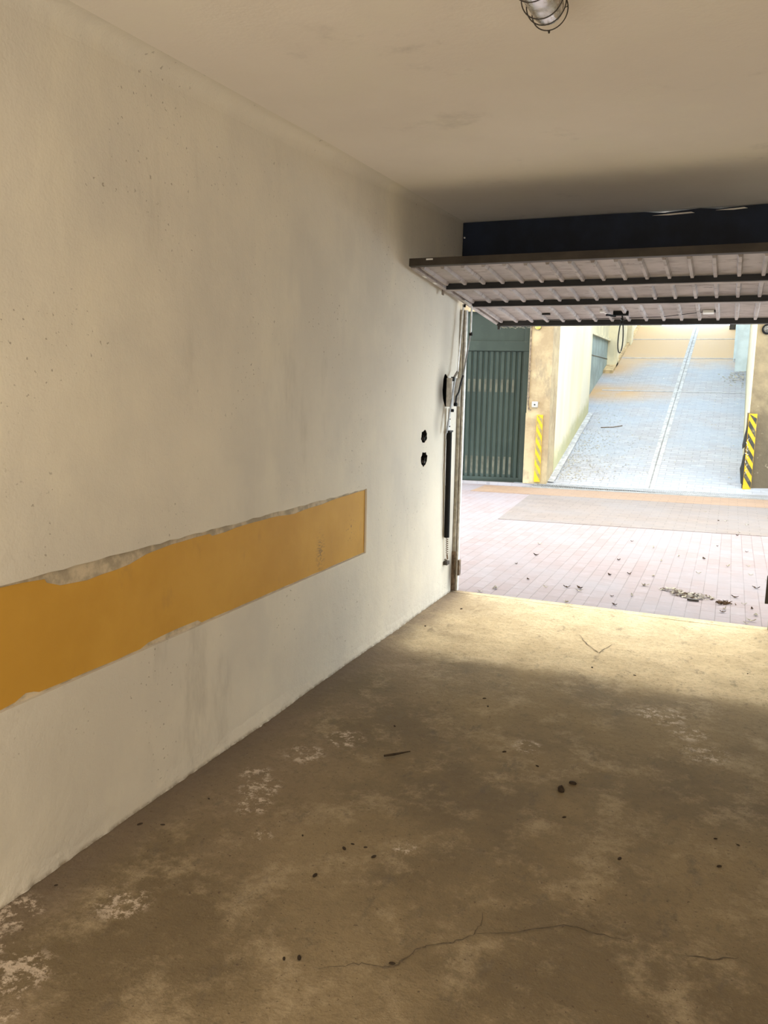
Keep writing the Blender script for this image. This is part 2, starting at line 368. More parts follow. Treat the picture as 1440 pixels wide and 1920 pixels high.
r = bmesh.ops.extrude_face_region(bm, geom=list(bm.faces)); bmesh.ops.translate(bm, vec=(-.0016, 0, 0), verts=[g for g in r['geom'] if isinstance(g, bmesh.types.BMVert)])
o = obj('painted_strip', bm, M_OCHRE, wall_left); o['label'] = 'ochre yellow painted strip recessed in the plaster'
# lumpy plaster foot along the floor
bm = bmesh.new(); J, K = 420, 9
g = []
for j in range(J+1):
    y_ = -5.2+5.18*j/J; row = []
    for k in range(K+1):
        zz_ = .001+.12*k/K*(.7+.5*mnoise.noise(Vector((y_*2.3, 5, 0))))
        amp = (1-k/K)**1.2*(.006+.018*max(0, mnoise.noise(Vector((y_*1.3, 0, 0)))+.1)+.003*mnoise.noise(Vector((y_*9, 4, 0))))
        row.append(bm.verts.new((-.002+amp*(1+.6*mnoise.noise(Vector((y_*28, zz_*45, 0)))), y_, zz_)))
    g.append(row)
for j in range(J):
    for k in range(K): bm.faces.new((g[j][k], g[j+1][k], g[j+1][k+1], g[j][k+1]))
obj('plaster_foot', bm, M_WALL, wall_left, True)
# dark insides of the pocket
bm = bmesh.new(); HB = holes[3]; n_ = len(HB); cy_, cz_ = -.26, 1.475
R0 = [bm.verts.new((-.001, cy_+(a-cy_)*.985, cz_+(b-cz_)*.985)) for a, b in HB]; R1 = [bm.verts.new((-.055, cy_+(a-cy_)*.9, cz_+(b-cz_)*.9)) for a, b in HB]
for i in range(n_): bm.faces.new((R0[i], R0[(i+1) % n_], R1[(i+1) % n_], R1[i]))
bm.faces.new(R1); obj('pocket_lining', bm, M_BLACK, wall_left)
# concave rounding between wall and ceiling
bm = bmesh.new(); n = 8; g = []
for j in range(45):
    y_ = YB*j/44; CR = crf(y_)
    g.append([bm.verts.new((CR-CR*math.cos(PI/2*i/n), y_, H+SC*y_-CR+CR*math.sin(PI/2*i/n))) for i in range(n+1)])
for j in range(44):
    for i in range(n): bm.faces.new((g[j][i], g[j+1][i], g[j+1][i+1], g[j][i+1]))
obj('ceiling_cove', bm, M_WALL, wall_left, True)

structure(obj('wall_right', boxes(((XR, YB, 0), (XR+.15, 0, H))), M_WALL))
structure(obj('wall_back', boxes(((-.2, YB-.15, 0), (XR+.15, YB, H))), M_WALL))
wf = structure(obj('wall_front', boxes(((WO+.05, .0, 0), (XR+.6, .12, H)), ((-.3, .0, 0), (-.003, .12, H+.6)), ((-4, .12, 0), (-.3, .2, 5)), ((XR+.6, .0, 0), (7, .2, 5)), ((-.3, .09, H), (XR+.6, .2, 5))), M_OUT))

# lintel box over the opening, dark navy, with torn plaster flecks
lin = thing('shutter_lintel', 'dark navy box lintel above the raised overhead door', 'lintel', (1.2, 0, ZL))
top = [(-1.198, .445)]+[(x_, .445-random.uniform(0, .004)) for x_ in (-.6, -.2, 0)]+[(.06, .436), (.12, .432), (.2, .437), (.33, .445), (.44, .436), (.52, .441), (.66, .446), (1.24, .448)]
bm = bmesh.new(); prism(bm, [(a, 0, b) for a, b in [(-1.198, 0)]+top+[(1.24, 0)]], (0, .085, 0)); obj('panel', bm, M_NAVY, lin)
obj('lower_board', boxes(((-1.198, -.012, .0), (1.24, -.0005, .06))), M_NAVY, lin)
for i, (a, b, c_, d) in enumerate(((.05, .418, .30, .424), (.42, .428, .60, .433))):
    bm = bmesh.new(); prism(bm, [(a, -.0005, b), (a+.1, -.0005, b-.004), (c_, -.0005, d-.004), (c_-.02, -.0005, d+.003), (a+.12, -.0005, b+.006)], (0, -.003, 0)); obj('plaster_fleck', bm, M_CEIL, lin)
bm = bmesh.new(); tube(bm, [(-1.185, -.001, .345), (-1.185, -.006, .345)], .006); obj('screw', bm, M_WHITE, lin)

# broken sockets
for nm, (cy, cz), lab, sd in (('a', (-.655, 1.177), 'broken black wall socket hole, upper of the two near the door', 1), ('b', (-.645, 1.028), 'broken black wall socket hole, lower of the two near the door', 2)):
    t_ = thing('wall_socket', lab, 'wall socket', (0, cy, cz), 0)
    HB = [(a-cy, b-cz) for a, b in (holes[1] if sd == 1 else holes[2])]; n_ = len(HB)
    bm = bmesh.new(); R0 = [bm.verts.new((-.0015, a*.985, b*.985)) for a, b in HB]; R1 = [bm.verts.new((-.052, a*.8, b*.8)) for a, b in HB]
    for i in range(n_): bm.faces.new((R0[i], R0[(i+1) % n_], R1[(i+1) % n_], R1[i]))
    bm.faces.new(R1); obj('back_box', bm, M_BLACK, t_)
    rnd = random.Random(sd)
    for k in range(2):
        a = rnd.uniform(0, 6); P = [(-.05, .01*math.cos(a), .01*math.sin(a)), (-.02, .018*math.cos(a+1), .018*math.sin(a+1)), (.006, .02*math.cos(a+2.2), -.012+.02*math.sin(a+2)), (.004, .016*math.cos(a+3.2), -.03)]
        bm = bmesh.new(); tube(bm, P, .0028, 8); obj('wire', bm, M_RUBBER, t_)
    bm = bmesh.new(); prism(bm, [(-.01, -.02, -.022), (-.01, .012, -.026), (-.01, .018, -.012), (-.01, -.006, -.006)], (.012, 0, 0)); obj('broken_plate', bm, simple('grey_plastic', (.10, .09, .09), .4), t_)

# ------------------------------------------------------------ steel frame of the opening
fr = thing('door_frame', 'grey steel upright frame lining the garage opening', 'door frame', (0, 0, 0))
o = obj('upright', boxes(((.002, .005, 0), (.022, .05, 2.03)), ((.022, .03, 0), (.030, .05, 2.03))), M_TAN, fr)
obj('edge_strip', boxes(((.0305, .022, .0), (.042, .055, 2.03))), M_PALESTEEL, fr)
o2 = obj('upright', boxes(((WO, .005, 0), (WO+.04, .05, 2.05))), M_TAN, fr)
obj('hinge_plate', boxes(((.0425, .01, .12), (.056, .05, .235)), bev=.002), M_OLDSTEEL, fr)
obj('hinge_plate', boxes(((WO-.03, .001, .17), (WO-.001, .03, .35)), bev=.002), M_DARKPAINT, fr)
obj('foot_plate', boxes(((.0, .0005, .004), (.028, .0048, .30))), M_OLDSTEEL, fr)

# ------------------------------------------------------------ spring mechanism on the left wall end
me = thing('spring_mechanism', 'door balancing mechanism of levers, plate and black spring tube beside the opening', 'door mechanism', (0, 0, 0))
X0 = .03
bm = boxes(((.002, -.26, 1.36), (.006, -.075, 1.555)), ((.002, -.26, 1.36), (.045, -.255, 1.555)), ((.002, -.08, 1.36), (.045, -.075, 1.555))); obj('mounting_plate', bm, M_PALESTEEL, me)
obj('lever_arm', bar((.045, -.075, 2.06), (.045, -.155, 1.60), .022, .005), M_PALESTEEL, me)
obj('lever_arm', bar((.045, -.155, 1.60), (.040, -.235, 1.545), .020, .005), M_OLDSTEEL, me)
obj('lever_bar', bar((.046, -.205, 1.56), (.034, -.318, 1.185), .022, .006), M_STEEL, me)
obj('upper_lever', bar((.098, -.055, 2.05), (.098, -.056, 1.855), .024, .006), M_PALESTEEL, me)
obj('rod', tubes(([(.100, -.058, 1.86), (.080, -.060, 1.72), (.058, -.062, 1.575)], .0055)), M_STEEL, me)
obj('rod', tubes(([(.058, -.062, 1.575), (.050, -.085, 1.52), (.048, -.115, 1.46), (.048, -.165, 1.43), (.05, -.19, 1.375)], .007)), M_DARKBAR, me)
for p, r_ in (((.100, -.058, 1.86), .013), ((.05, -.19, 1.375), .014), ((.04, -.235, 1.548), .017), ((.05, -.075, 2.05), .012), ((.045, -.245, 1.335), .012)):
    obj('bolt', tubes(([(p[0]-.008, p[1], p[2]), (p[0]+.012, p[1], p[2])], r_), seg=6), M_BLACK, me)
obj('adjuster_plate', boxes(((.020, -.252, 1.19), (.026, -.212, 1.35))), M_PALESTEEL, me)
for q in (1.275, 1.225): obj('bolt', tubes(([(.02, -.232, q), (.031, -.232, q)], .005), seg=6), M_BLACK, me)
obj('clamp', boxes(((.014, -.262, 1.185), (.042, -.19, 1.197)), bev=.002), M_DARKBAR, me)
obj('spring_tube', tubes(([(.028, -.235, 1.19), (.024, -.215, .80), (.022, -.200, .44)], .019), seg=14), M_BLACK, me)
bm = bmesh.new(); P = []
for i in range(60): a = i*.9; P.append((.022+.008*math.cos(a), -.190+.012*i/60+.008*math.sin(a), .44-.13*i/60))
tube(bm, P, .0022, 6); obj('spring_coil', bm, M_OLDSTEEL, me)
obj('anchor_hook', tubes(([(.022, -.178, .31), (.024, -.172, .28), (.012, -.165, .262), (.004, -.165, .275)], .006)), M_OLDSTEEL, me)
obj('anchor_bracket', boxes(((.001, -.195, .235), (.03, -.14, .262)), bev=.003), M_DARKPAINT, me)
obj('safety_wire', tubes(([(.012, -.245, 1.17), (.008, -.29, .9), (.01, -.235, .45)], .0015), seg=6), M_OLDSTEEL, me)

# ------------------------------------------------------------ the raised overhead door
TL = math.atan2(.18, 1.89)
dr = thing('overhead_garage_door', 'raised steel overhead door of ribbed grey sheet in the opening', 'garage door', (0, -1.075, 2.19))
dr.rotation_euler = (-TL, 0, 0)     # local y runs along the leaf, outwards and slightly down
XA, XB, LL = .035, 2.085, 1.90
RX = [.099+.1206*i for i in range(17)]
B1, B2 = .52, 1.085                   # cross bars
bm = bmesh.new(); box(bm, (XA, .0, .0), (XB, LL, .004))
for (t0, t1) in ((.045, B1-.02), (B1+.05, B2-.02), (B2+.05, LL-.06)):
    for x_ in RX:
        if t1 < .6 or True:
            prism(bm, [(x_-.015, t0, 0.001), (x_+.015, t0, 0.001), (x_+.008, t0+.012, -.020), (x_-.008, t0+.012, -.020)], (0, .0005, 0))
            a = [(x_-.015, 0.001), (x_-.008, -.020), (x_+.008, -.020), (x_+.015, 0.001)]
            prism(bm, [(p[0], t0+.01, p[1]) for p in a], (0, t1-t0-.02, 0))
obj('sheet', bm, M_SHEET, dr)
obj('inner_rail', boxes(((XA, -.006, -.014), (XB, .03, .030)), bev=.003), M_DARKPAINT, dr)
for t0 in (B1, B2):
    o = obj('cross_bar', boxes(((.085, t0, -.034), (XB, t0+.004, -.001)), ((.085, t0, -.036), (XB, t0+.045, -.032))), M_DARKBAR, dr)
    obj('bar_flange', boxes(((.085, t0+.012, -.038), (XB, t0+.05, -.0362))), M_SHEET, o)
obj('outer_rail', boxes(((XA+.02, LL-.04, -.034), (XB, LL-.036, 0)), ((XA+.02, LL-.04, -.038), (XB, LL, -.034)), bev=0), M_DARKBAR, dr)
for x_ in (XA, XB-.03): obj('side_rail', boxes(((x_, .03, -.022), (x_+.03, LL-.0, -.0005)), bev=.002), M_SHEET, dr)
obj('hinge_bracket', boxes(((.028, .60, -.05), (.034, .63, .0))), M_OLDSTEEL, dr)
obj('pivot_plate', boxes(((XA+.028, .92, -.030), (.085, 1.12, -.023))), M_PALESTEEL, dr)
for x_, a in ((.048, .20), (.050, .38)): obj('white_mark', boxes(((x_-.008, a, -.0245), (x_+.008, a+.05, -.0225))), M_WHITE, dr)
obj('white_mark', boxes(((.14, -.0085, .016), (.18, -.0062, .024))), M_WHITE, dr)
# lock, latch, slot
lk = obj('lock_plate', boxes(((1.575, 1.53, -.020), (1.645, 1.60, -.002)), bev=.003), M_WHITE, dr)
obj('latch_bolt', boxes(((1.645, 1.545, -.012), (1.66, 1.585, -.002))), M_DARKBAR, lk)
lt = obj('latch_handle', boxes(((.985, 1.52, -.03), (1.09, 1.555, -.002)), bev=.004), M_BLACK, dr)
obj('latch_lever', bar((1.0, 1.53, -.03), (.955, 1.44, -.036), .016, .012, (0, 0, -1)), M_BLACK, lt)
cl = obj('cable_clip', boxes(((.90, 1.46, -.018), (.945, 1.50, -.002)), bev=.004), M_WHITE, dr)
obj('clip_tail', bar((.935, 1.49, -.016), (.955, 1.60, -.022), .01, .006, (0, 0, -1)), M_WHITE, cl)
obj('slot_plate', boxes(((.44, 1.56, -.010), (.53, 1.585, -.001))), M_BLACK, dr)
bm = bmesh.new(); lp = []
for i in range(24):
    a = 2*PI*i/24; lp.append((1.046+.016*math.cos(a)*(1-.3*math.sin(a)), 1.555, -.17+.118*math.sin(a)))
tube(bm, lp, .0042, 8, closed=True); tube(bm, [(1.045, 1.55, -.02), (1.05, 1.552, -.055)], .006, 8); obj('pull_cord', bm, M_RUBBER, dr)
bm = bmesh.new(); tube(bm, [(1.04, 1.555, -.045), (1.052, 1.555, -.062), (1.045, 1.555, -.075)], [.006, .013, .005], 10); obj('cord_knot', bm, M_RUBBER, dr)
# frayed weather seal at the outer left corner
rnd = random.Random(3)
for i in range(7):
    x_ = .06+.035*i; P = [(x_, LL, -.03)]
    for k in range(5): P.append((x_+rnd.uniform(-.014, .02)+.008*k, LL+.004+rnd.uniform(-.003, .003), -.032-rnd.uniform(.0, .014)-.004*(k % 3)))
    obj('seal_thread', tubes((P, .0013), seg=5), M_PALELEAF, dr)
obj('corner_stop', boxes(((.055, LL-.02, -.062), (.075, LL+.0, -.036))), M_DARKBAR, dr)
obj('cable', tubes(([(.3, LL-.09, -.006), (.8, LL-.16, -.016), (1.3, LL-.2, -.014), (1.58, LL-.33, -.008)], .0025), seg=6), M_DARKBAR, dr)

# ------------------------------------------------------------ caged ceiling lamp
lm = thing('ceiling_lamp', 'caged bulkhead lamp with dusty glass lying horizontally under the ceiling', 'lamp', (1.296, -3.548, 2.461))
lm.scale = (.93, .93, .93)
lm.rotation_euler = (PI/2, 0, 0)      # local -z points along the garage towards the opening
bm = bmesh.new(); lathe(bm, [(0, .03), (.05, .03), (.058, .02), (.060, -.03), (.054, -.04), (0, -.04)]); obj('base', bm, M_OLDSTEEL, lm, True)
obj('mounting_bracket', boxes(((-.03, .05, -.035), (.03, .0635, .025)), bev=.002), M_OLDSTEEL, lm)
prof = [(.0515, -.041)]+[(.0515-.0007*i, -.041-.0175*i) for i in range(1, 12)]+[(.043*math.cos(a), -.240-.030*math.sin(a)) for a in [PI/2*k/8 for k in range(9)]]
bm = bmesh.new(); lathe(bm, prof); bmesh.ops.solidify(bm, geom=list(bm.faces), thickness=.003); obj('glass_shade', bm, M_GLASS, lm, True)
bm = bmesh.new(); lathe(bm, [(.013, -.041), (.014, -.08), (.028, -.115), (.030, -.14), (.02, -.168), (0, -.176)], seg=20); obj('bulb', bm, simple('frosted_bulb', (.7, .66, .58), .3), lm, True)
cg = bmesh.new()
for r_, z_ in ((.0585, -.06), (.0575, -.165), (.0545, -.212), (.050, -.260)):
    tube(cg, [(r_*math.cos(2*PI*k/40), r_*math.sin(2*PI*k/40), z_) for k in range(40)], .0017, 8, closed=True)
for a in (.12, PI-.3, PI/2):
    P = [(.0595, -.03), (.0585, -.06), (.0575, -.165), (.0545, -.212), (.050, -.260), (.03, -.274), (0, -.278)]
    tube(cg, [(r_*math.cos(a), r_*math.sin(a), z_) for r_, z_ in P], .0017, 8)
tube(cg, [(0, -.049, -.260), (0, -.057, -.262)], [.004, .0025], 8)
obj('wire_cage', cg, M_DARKPAINT, lm, True)

# ------------------------------------------------------------ courtyard
SLP = .2804
def fy(x): return 7.05+.2*(x+1)
def dry(x): return 6.85+.13*(x+.85)
def rz(x, y): return max(0, SLP*(y-7.15)-SLP*.13*(x+.85)*math.exp(-max(0, y-7.15)/1.5))
bm = bmesh.new(); v = [bm.verts.new(p) for p in ((-4, .0, -.004), (7, .0, -.004), (7, dry(7)-.2, -.004), (-4, dry(-4)-.2, -.004))]; bm.faces.new(v)
r = bmesh.ops.extrude_face_region(bm, geom=list(bm.faces)); bmesh.ops.translate(bm, vec=(0, 0, -.2), verts=[g_ for g_ in r['geom'] if isinstance(g_, bmesh.types.BMVert)])
structure(obj('courtyard_paving', bm, M_BRICK))
def quadslab(name, pts, mat, z0, z1, parent=None):
    bm = bmesh.new(); prism(bm, [(x, y, z0) for x, y in pts], (0, 0, z1-z0)); return obj(name, bm, mat, parent)
lane = structure(quadslab('lane_paving', [(-.57, 3.40), (2.9, 3.83), (2.9, dry(2.9)-.32), (-.80, dry(-.8)-.32)], M_LANE, -.01, 0))
structure(quadslab('garage_threshold', [(-.0, -.03), (WO, -.03), (WO, .06), (0, .03)], M_FLOOR, -.05, .001))
structure(quadslab('courtyard_apron', [(-4, dry(-4)+.19), (7, dry(7)+.19), (7, fy(7)+.6), (-4, fy(-4)+.6)], M_LANE, -.2, -.003))
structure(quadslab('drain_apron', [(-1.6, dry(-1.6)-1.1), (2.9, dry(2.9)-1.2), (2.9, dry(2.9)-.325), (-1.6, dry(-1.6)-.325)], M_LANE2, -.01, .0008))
# drain
dn = thing('drain_grate', 'long slotted steel drain grate across the foot of the ramp', 'drain grate', (-.85, dry(-.85), 0), math.atan(.13))
bm = boxes(((-.10, -.19, -.10), (4.4, -.165, .004)), ((-.10, .165, -.10), (4.4, .19, .004)), ((-.10, -.165, -.10), (4.4, .165, -.09))); obj('channel', bm, M_STEEL, dn)
bm = bmesh.new(); n = 175
for i in range(n): box(bm, (-.1+4.5*i/n, -.165, -.003), (-.1+4.5*(i+.32)/n, .165, .002))
box(bm, (-.1, -.012, -.006), (4.4, .012, .001)); obj('grating', bm, M_KERBG, dn)
obj('channel_floor', boxes(((-.1, -.165, -.089), (4.4, .165, -.08))), M_BLACK, dn)
structure(quadslab('drain_kerb', [(-1.05, dry(-1.05)-.32), (3.5, dry(3.5)-.32), (3.5, dry(3.5)-.19), (-1.05, dry(-1.05)-.19)], M_KERBG, -.02, .0015))
structure(quadslab('drain_kerb', [(-.8, dry(-.8)+.20), (3.5, dry(3.5)+.20), (3.5, dry(3.5)+.33), (-.8, dry(-.8)+.33)], M_KERBG, -.02, .0015))

# ramp
bm = bmesh.new(); YS = [7.0+.1*i for i in range(21)]+[9.5, 10.5, 12, 14, 16, 18, 18.9]; XS = [-1.3, -.8, -.3, .3, .9, 1.5, 2.05, 2.6, 3.6]
g = [[bm.verts.new((x, y, rz(x, y))) for y in YS] for x in XS]
for i in range(len(XS)-1):
    for j in range(len(YS)-1): bm.faces.new((g[i][j], g[i+1][j], g[i+1][j+1], g[i][j+1]))
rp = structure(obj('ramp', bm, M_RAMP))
ZT = rz(0, 18.9)
def on_ramp(name, x0, x1, y0, y1, mat, h=.006, n=30, parent=rp):
    bm = bmesh.new(); L = []
    for i in range(n+1):
        y = y0+(y1-y0)*i/n
        L.append([bm.verts.new((x0(y) if callable(x0) else x0, y, rz(x0(y) if callable(x0) else x0, y)+h)), bm.verts.new((x1(y) if callable(x1) else x1, y, rz(x1(y) if callable(x1) else x1, y)+h))])
    for i in range(n): bm.faces.new((L[i][0], L[i][1], L[i+1][1], L[i+1][0]))
    return obj(name, bm, mat, parent)
cx0 = .735
on_ramp('centre_joint', cx0-.075, cx0-.010, 7.35, 18.9, M_CONC)
on_ramp('centre_joint', cx0+.010, cx0+.075, 7.35, 18.9, M_CONC)
on_ramp('joint_gap', cx0-.010, cx0+.010, 7.35, 18.9, M_KERBG, .004)
for y_ in (12.4, 15.2, 17.2): on_ramp('cross_joint', -.8, 2.03, y_, y_+.05, M_CONC, .005, 1)
structure(quadslab('street', [(-6, 18.9), (9, 18.9), (9, 30), (-6, 30)], M_CONC, ZT-.2, ZT))

# walls beside the ramp
def wall(name, x0, x1, y0, y1, z1, mat, z0=-.1): return structure(obj(name, boxes(((x0, y0, z0), (x1, y1, z1))), mat))
wall('ramp_wall_left', -1.0, -.80, 7.60, 10.78, 4.6, M_RWALL)
on_ramp('gutter_edge', -.80, -.70, 7.2, 10.78, M_CONC, .02)
w2 = wall('ramp_wall_left', -1.25, -1.0, 10.781, 14.3, 6.0, M_GREYBLUE)
obj('ledge_course', boxes(((-.9995, 10.79, 2.62), (-.94, 14.3, 2.67))), M_CREAM, w2)
obj('upper_render', boxes(((-.9995, 10.79, 2.671), (-.975, 14.3, 6.0))), M_CREAM, w2)
obj('joint_line', boxes(((-.9995, 10.79, 2.20), (-.992, 14.3, 2.215))), M_CRACK, w2)
w3 = wall('ramp_wall_left', -1.25, -.84, 14.301, 18.9, 6.6, M_CREAM)
obj('pilaster', boxes(((-.8395, 14.32, 1.8), (-.78, 14.62, 6.0))), M_CREAM, w3)
obj('pilaster', boxes(((-.8395, 16.6, 2.4), (-.74, 17.0, 6.0))), M_CREAM, w3)
bm = bmesh.new(); prism(bm, [(-1.0, 13.8, rz(-1, 13.8)-.1), (-1.0, 18.9, rz(-1, 18.9)-.1), (-1.0, 18.9, rz(-1, 18.9)+.07), (-1.0, 13.8, rz(-1, 13.8)+.07)], (.22, 0, 0)); obj('ochre_kerb', bm, M_KERB, rp)
wall('ramp_wall_right', 2.03, 2.5, 8.16, 14.1, 4.6, M_RWALL)
w5 = wall('ramp_wall_right', 1.79, 2.5, 14.101, 15.0, 6.4, M_BLUEWALL)
obj('corner_stone', boxes(((1.755, 14.9, 1.98), (1.7895, 15.0, 2.25))), M_CONC, w5)
wall('ramp_wall_right', 1.74, 2.5, 15.001, 18.4, 6.4, M_BLUEWALL)
w6 = wall('ramp_wall_right', 1.60, 2.5, 18.401, 18.9, 6.4, M_CREAM)
obj('dark_base', boxes(((1.57, 18.35, 3.05), (1.72, 18.40, 3.28))), M_DARKPAINT, w6)
# slabs added over the ramp, out of view, only to shade it
structure(obj('ramp_shade_slab', boxes(((-1.25, 11.9, 4.9), (2.5, 13.3, 5.15))), M_CREAM))
structure(obj('upper_shade_slab', boxes(((-1.25, 14.7, 6.2), (2.5, 18.0, 6.5))), M_CREAM))
structure(obj('yard_sky_blocker', boxes(((-4, .2, 4.9), (7, 7.6, 5.1))), M_OUT))  # unseen slab added to keep the sky's light off the yard
# far street backdrop posts seen in the glare
structure(obj('street_wall', boxes(((-1.6, 19.4, ZT), (-.25, 19.6, ZT+2.5))), M_CREAM))

# opposite facade
def fbox(name, x0, x1, d0, d1, z0, z1, mat, parent=None):
    bm = bmesh.new(); prism(bm, [(x0, fy(x0)+d0, z0), (x1, fy(x1)+d0, z0), (x1, fy(x1)+d1, z0), (x0, fy(x0)+d1, z0)], (0, 0, z1-z0)); return obj(name, bm, mat, parent)
pl = structure(fbox('pillar', -1.15, -.801, 0, .5, -.1, 5, M_PILLAR))
fbox('plinth', -1.155, -.795, -.015, .0, 0, 1.11, M_PILLAR, pl)
pr_ = structure(fbox('pillar', 2.031, 2.75, 0, .5, -.1, 5, M_PILLAR2))
fbox('arris', 2.025, 2.055, -.004, .0, 1.20, 5, M_CREAM, pr_)
structure(fbox('facade_wall', -4, -2.61, 0, .3, -.1, 5, M_OUT)); structure(fbox('facade_wall', 2.751, 7, 0, .3, -.1, 5, M_OUT))
structure(fbox('facade_lintel', -2.61, -1.15, .0, .3, 2.66, 5, M_PILLAR))
# green garage door
ang = math.atan(.2); gd = thing('garage_door', 'dark green ribbed metal garage door across the courtyard', 'garage door', (-2.61, fy(-2.61)+.10, 0), ang)
Wd = 1.46/math.cos(ang)
obj('leaf_sheet', boxes(((0, .0, .02), (Wd, .03, 2.08))), M_GREEN, gd)
bm = bmesh.new()
for i in range(15):
    x_ = .07+.087*i
    if x_ < Wd-.17: prism(bm, [(x_, 0, .05), (x_+.018, -.022, .05), (x_+.058, -.022, .05), (x_+.076, 0, .05)], (0, 0, 2.0))
obj('corrugation', bm, M_GREEN, gd)
obj('frame_stile', boxes(((Wd-.10, -.035, 0), (Wd, .0, 2.66)), bev=.004), M_GREEN, gd)
obj('frame_stile', boxes(((0, -.035, 0), (.06, .0, 2.66)), bev=.004), M_GREEN, gd)
obj('top_rail', boxes(((0, -.045, 2.06), (Wd, .02, 2.21)), bev=.005), M_GREEN, gd)
obj('transom_panel', boxes(((0, -.01, 2.21), (Wd, .02, 2.66))), M_GREEN, gd)
obj('bottom_rail', boxes(((0, -.028, .0), (Wd, .0, .07))), M_GREEN, gd)
for z0, z1 in ((1.42, 1.62), (.12, .40)):
    for i in range(15):
        x_ = .07+.087*i
        if x_ < Wd-.25: obj('vent_strip', boxes(((x_+.020, -.025, z0), (x_+.056, -.0225, z1))), M_GREEN2, gd)
# conduit, switch box, round lamp
cz = lambda x: fy(x)
cn = thing('conduit', 'thin grey conduit pipe running down the ochre pillar', 'conduit', (-1.13, cz(-1.13), 1.2))
obj('pipe', tubes(([(0, -.014, 1.30), (0, -.014, .12), (.005, -.014, .04), (.02, -.014, -.03), (.045, -.014, -.042), (.052, -.014, -.044)], .011)), M_OLDSTEEL, cn)
for q in (.55, .15): obj('clip', boxes(((-.02, -.028, q), (.02, .0, q+.02))), M_OLDSTEEL, cn)
sw = thing('switch_box', 'small white key switch box on the ochre pillar', 'switch', (-1.02, cz(-1.02), 1.245))
obj('housing', boxes(((-.045, -.05, -.045), (.045, .0, .045)), bev=.006), M_GREYP, sw)
obj('button', tubes(([(0, -.05, -.005), (0, -.058, -.005)], .013)), M_DARKBAR, sw)
wl = thing('wall_lamp', 'round yellowed lamp at the top of the ochre pillar', 'lamp', (-1.03, cz(-1.03), 2.43))
bm = bmesh.new(); lathe(bm, [(0, 0), (.05, 0), (.05, .03), (.0, .03)], seg=20); bmesh.ops.rotate(bm, verts=bm.verts, matrix=Matrix.Rotation(PI/2, 3, 'X')); obj('base', bm, M_OLDSTEEL, wl)
bm = bmesh.new(); lathe(bm, [(.046, .03), (.044, .05), (.034, .068), (.018, .078), (0, .081)], seg=20); bmesh.ops.rotate(bm, verts=bm.verts, matrix=Matrix.Rotation(PI/2, 3, 'X')); obj('diffuser', bm, simple('yellowed_glass', (.62, .50, .12), .3), wl, True)
wl2 = thing('wall_lamp', 'round dark bulkhead lamp on the stained right pillar', 'lamp', (2.19, cz(2.19), 2.41))
bm = bmesh.new(); lathe(bm, [(0, 0), (.075, 0), (.075, .04), (.06, .055), (.0, .06)], seg=24); bmesh.ops.rotate(bm, verts=bm.verts, matrix=Matrix.Rotation(PI/2, 3, 'X')); obj('housing', bm, M_BLACK, wl2, True)
bm = bmesh.new(); lathe(bm, [(.052, .05), (.045, .07), (.025, .085), (0, .09)], seg=24); bmesh.ops.rotate(bm, verts=bm.verts, matrix=Matrix.Rotation(PI/2, 3, 'X')); obj('diffuser', bm, M_GLASS, wl2, True)

# striped bumpers
def bumper(label, x0, wd, z0, z1, n, mstripe, drop, lean=0, seed=0):
    b = thing('corner_guard', label, 'corner guard', (x0, cz(x0)-.016, z0), math.atan(.2)); h = z1-z0
    obj('foam_body', boxes(((0, -.022, 0), (wd, .0, h)), bev=.005), M_YEL, b)
    pitch = h/n
    for i in range(n+1):
        a, c_ = (i+.15)*pitch, (i+.15)*pitch+pitch*.5
        P = [(0.004, a+drop), (0.004, c_+drop), (wd-.004, c_), (wd-.004, a)]
        P = [(x, min(max(z_, .004), h-.004)) for x, z_ in P]
        if P[0][1] >= P[1][1]-.002 and P[3][1] >= P[2][1]-.002: continue
        Q = []
        for p in P:
            if not Q or (abs(p[0]-Q[-1][0])+abs(p[1]-Q[-1][1])) > 1e-4: Q.append(p)
        if len(Q) > 2 and (abs(Q[0][0]-Q[-1][0])+abs(Q[0][1]-Q[-1][1])) < 1e-4: Q.pop()
        if len(Q) < 3: continue
        bm = bmesh.new(); prism(bm, [(x, -.0245, z_) for x, z_ in Q], (0, .003, 0)); obj('stripe', bm, mstripe, b)
    return b
bumper('yellow corner guard with worn faded stripes on the left ochre pillar', -.985, .095, .03, 1.085, 6, M_WORN, .16)
b2 = bumper('yellow and black striped corner guard with torn foam on the right pillar', 2.045, .115, .04, 1.185, 6, M_STRIPE, .17)
for pts_, nm in (([(.0, 1.02), (-.03, .86), (-.055, .68), (-.05, .62), (-.02, .65), (.0, .70)], 'torn_foam'), ([(.0, .60), (-.03, .52), (-.045, .38), (-.06, .33), (-.045, .22), (-.03, .10), (.0, .08)], 'torn_foam')):
    bm = bmesh.new(); prism(bm, [(x, -.018, z_) for x, z_ in pts_], (0, .02, 0)); obj(nm, bm, M_RUBBER, b2)
rnd = random.Random(5); bm = bmesh.new()
for i in range(10):
    z_ = .25+.055*i; tube(bm, [(.012, -.024, z_), (.02+rnd.uniform(-.02, .02), -.03, z_+.015), (.012+rnd.uniform(-.03, .02), -.026, z_+.035)], .004, 6)
obj('exposed_foam', bm, M_PALELEAF, b2)

